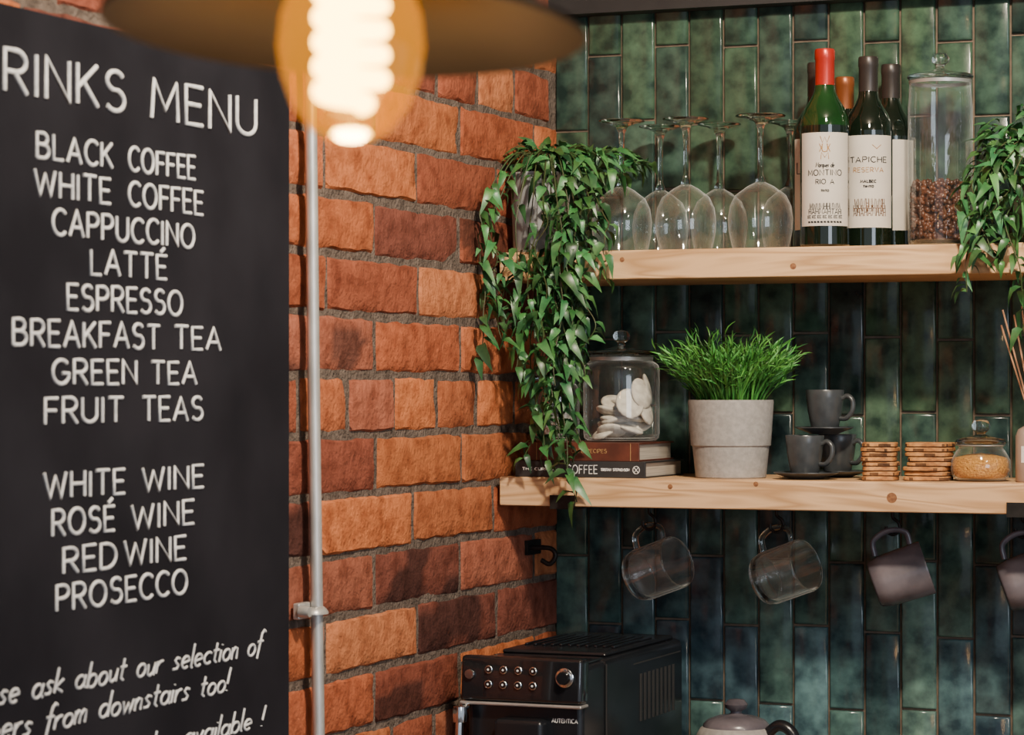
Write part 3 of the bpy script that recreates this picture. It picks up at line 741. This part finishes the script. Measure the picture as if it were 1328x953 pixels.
# ------------------------------------------------------------------ coffee machine
g=group('coffee_machine',(.149,-.29,.905))
def mbx(n,x0,x1,y0,y1,z0,z1,m,b=.004): return box(n,(x0-.149,x1-.149,y0+.29,y1+.29,z0-.905,z1-.905),m,g,b)
mbx('body',.054,.246,-.43,-.05,.905,1.243,'machine',.012)
mbx('head',.056,.244,-.522,-.415,1.045,1.240,'machine',.010)
mbx('base',.056,.244,-.535,-.42,.905,.962,'machine',.006)
mbx('drip_grid',.066,.234,-.530,-.44,.9605,.965,'steel',.001)
pn=mbx('control_panel',.051,.247,-.535,-.500,1.183,1.251,'machinegloss',.006)
pn.rotation_euler=(math.radians(-4),0,0)
tr=mbx('panel_trim',.0505,.2475,-.538,-.505,1.178,1.183,'steel',.002)
mbx('spout_block',.11,.19,-.55,-.515,1.06,1.16,'machine',.008)
for k,sx in enumerate((.135,.165)): lathe('spout_%d'%k,[(.006,0),(.008,.002),(.008,.03),(0,.03)],'chrome',g,(sx-.149,-.538+.29,1.04-.905),20)
mbx('top_lid',.064,.236,-.40,-.075,1.242,1.250,'machine',.004)
for k in range(11):
    xx=.074+k*.0146; mbx('top_rib_%d'%k,xx,xx+.005,-.33,-.15,1.250,1.2535,'machinegloss',.001)
mbx('top_plate',.064,.236,-.505,-.412,1.239,1.2445,'machinegloss',.002)
for k in range(9):
    yy=-.27+k*.02; mbx('vent_%d'%k,.2455,.2475,yy,yy+.008,1.13,1.205,'cushionmat',.0005)
mbx('side_seam',.2452,.2466,-.425,-.422,.92,1.235,'cushionmat',0)
mbx('tank_seam',.2452,.2466,-.30,-.07,1.222,1.224,'cushionmat',0)
def disc(n,x,z,r,m,dep=.004):
    return lathe(n,[(0,dep),(r*.85,dep),(r,dep*.6),(r,0)],m,g,(x-.149,-.5365+.29-.0*z+(1.217-z)*-.07,z-.905),28,rot=(math.pi/2,0,0))
disc('knob_ring',.221,1.224,.0145,'chrome',.004); disc('knob',.221,1.224,.0105,'machinegloss',.012)
disc('power_button',.067,1.224,.008,'chrome',.004)
for a in range(4):
    for b in range(2):
        disc('button_%d_%d'%(a,b),.098+a*.024,1.232-b*.022,.0062,'chrome',.0022)
        disc('button_face_%d_%d'%(a,b),.098+a*.024,1.232-b*.022,.0050,'machinegloss',.0032)
        disc('button_dot_%d_%d'%(a,b),.098+a*.024,1.232-b*.022,.0018,'white',.0038)
lettering('panel_text',[('AUTENTICA',.195-.149,.236-.149,1.158-.905,.006)],lambda s,t:(s,-.5225+.29,t),.0006,'white',g)
tube('steam_wand',[(.060-.149,-.535+.29,1.175-.905),(.058-.149,-.552+.29,1.165-.905),(.057-.149,-.556+.29,1.10-.905),(.055-.149,-.560+.29,.99-.905)],.006,'chrome',g,14)
lathe('wand_collar',[(0,.012),(.010,.011),(.011,0),(.010,-.012),(0,-.013)],'chrome',g,(.058-.149,-.553+.29,1.165-.905),24)

# kettle
g=group('kettle',(.383,-.2,.905))
lathe('kettle_body',[(0,0),(.060,0),(.066,.006),(.070,.05),(.071,.10),(.069,.16),(.064,.200),(.057,.213),(.052,.216)],'greypot',g,seg=56)
lathe('kettle_lid',[(.053,.215),(.052,.220),(.046,.226),(.030,.232),(.012,.235),(.009,.237),(.009,.240),(.017,.245),(.0185,.251),(.013,.258),(0,.260)],'greymug',g,seg=48)
tube('kettle_handle',[(.050,-.01,.205),(.075,-.012,.222),(.098,-.014,.207),(.104,-.014,.16),(.100,-.012,.09),(.082,-.01,.055),(.068,-.008,.05)],.0095,'machine',g,14,flat=.8)
tube('kettle_spout',[(-.064,.0,.10),(-.080,.0,.12),(-.088,.0,.15),(-.096,0,.17)],.012,'greypot',g,14,rfun=lambda t:1.3-.6*t)

# ------------------------------------------------------------------ lights
def area(name,loc,target,size,power,col,shape='DISK'):
    l=bpy.data.lights.new(name,'AREA'); l.shape=shape; l.size=size; l.energy=power; l.color=col
    o=bpy.data.objects.new(name,l); COL.objects.link(o); o.location=loc
    o.rotation_euler=(Vector(target)-Vector(loc)).to_track_quat('-Z','Y').to_euler(); return o
area('ceiling_spot_light',(1.15,-1.7,2.85),(.35,-.1,1.7),.14,66,(1,.85,.66))
area('ceiling_spot_light_b',(2.3,-2.2,2.85),(.6,0,1.6),.2,16,(1,.86,.70))
area('cool_fill_light',(4.2,-4.6,2.0),(.3,-.3,1.4),1.6,56,(.76,.87,1.0),'SQUARE')  # added cool soft fill lamp, no window is built here
pt=bpy.data.lights.new('bulb_light','POINT'); pt.energy=3.2; pt.color=(1,.60,.26); pt.shadow_soft_size=.02
po=bpy.data.objects.new('bulb_light',pt); COL.objects.link(po); po.parent=pl; po.location=(0,0,-.02)
w=bpy.data.worlds.new('World'); scene.world=w; w.use_nodes=True
bg=w.node_tree.nodes['Background']; bg.inputs[0].default_value=(.76,.85,1,1); bg.inputs[1].default_value=.55

# ------------------------------------------------------------------ camera
cam=bpy.data.cameras.new('camera'); cam.sensor_width=36; cam.lens=3548/1328*36
co=bpy.data.objects.new('camera',cam); COL.objects.link(co); scene.camera=co
co.location=(1.680,-4.352,1.66); co.rotation_euler=(math.radians(90.38),0,math.radians(22.03))
cam.dof.use_dof=True; cam.dof.focus_distance=4.2; cam.dof.aperture_fstop=7.5
cam.clip_start=.05
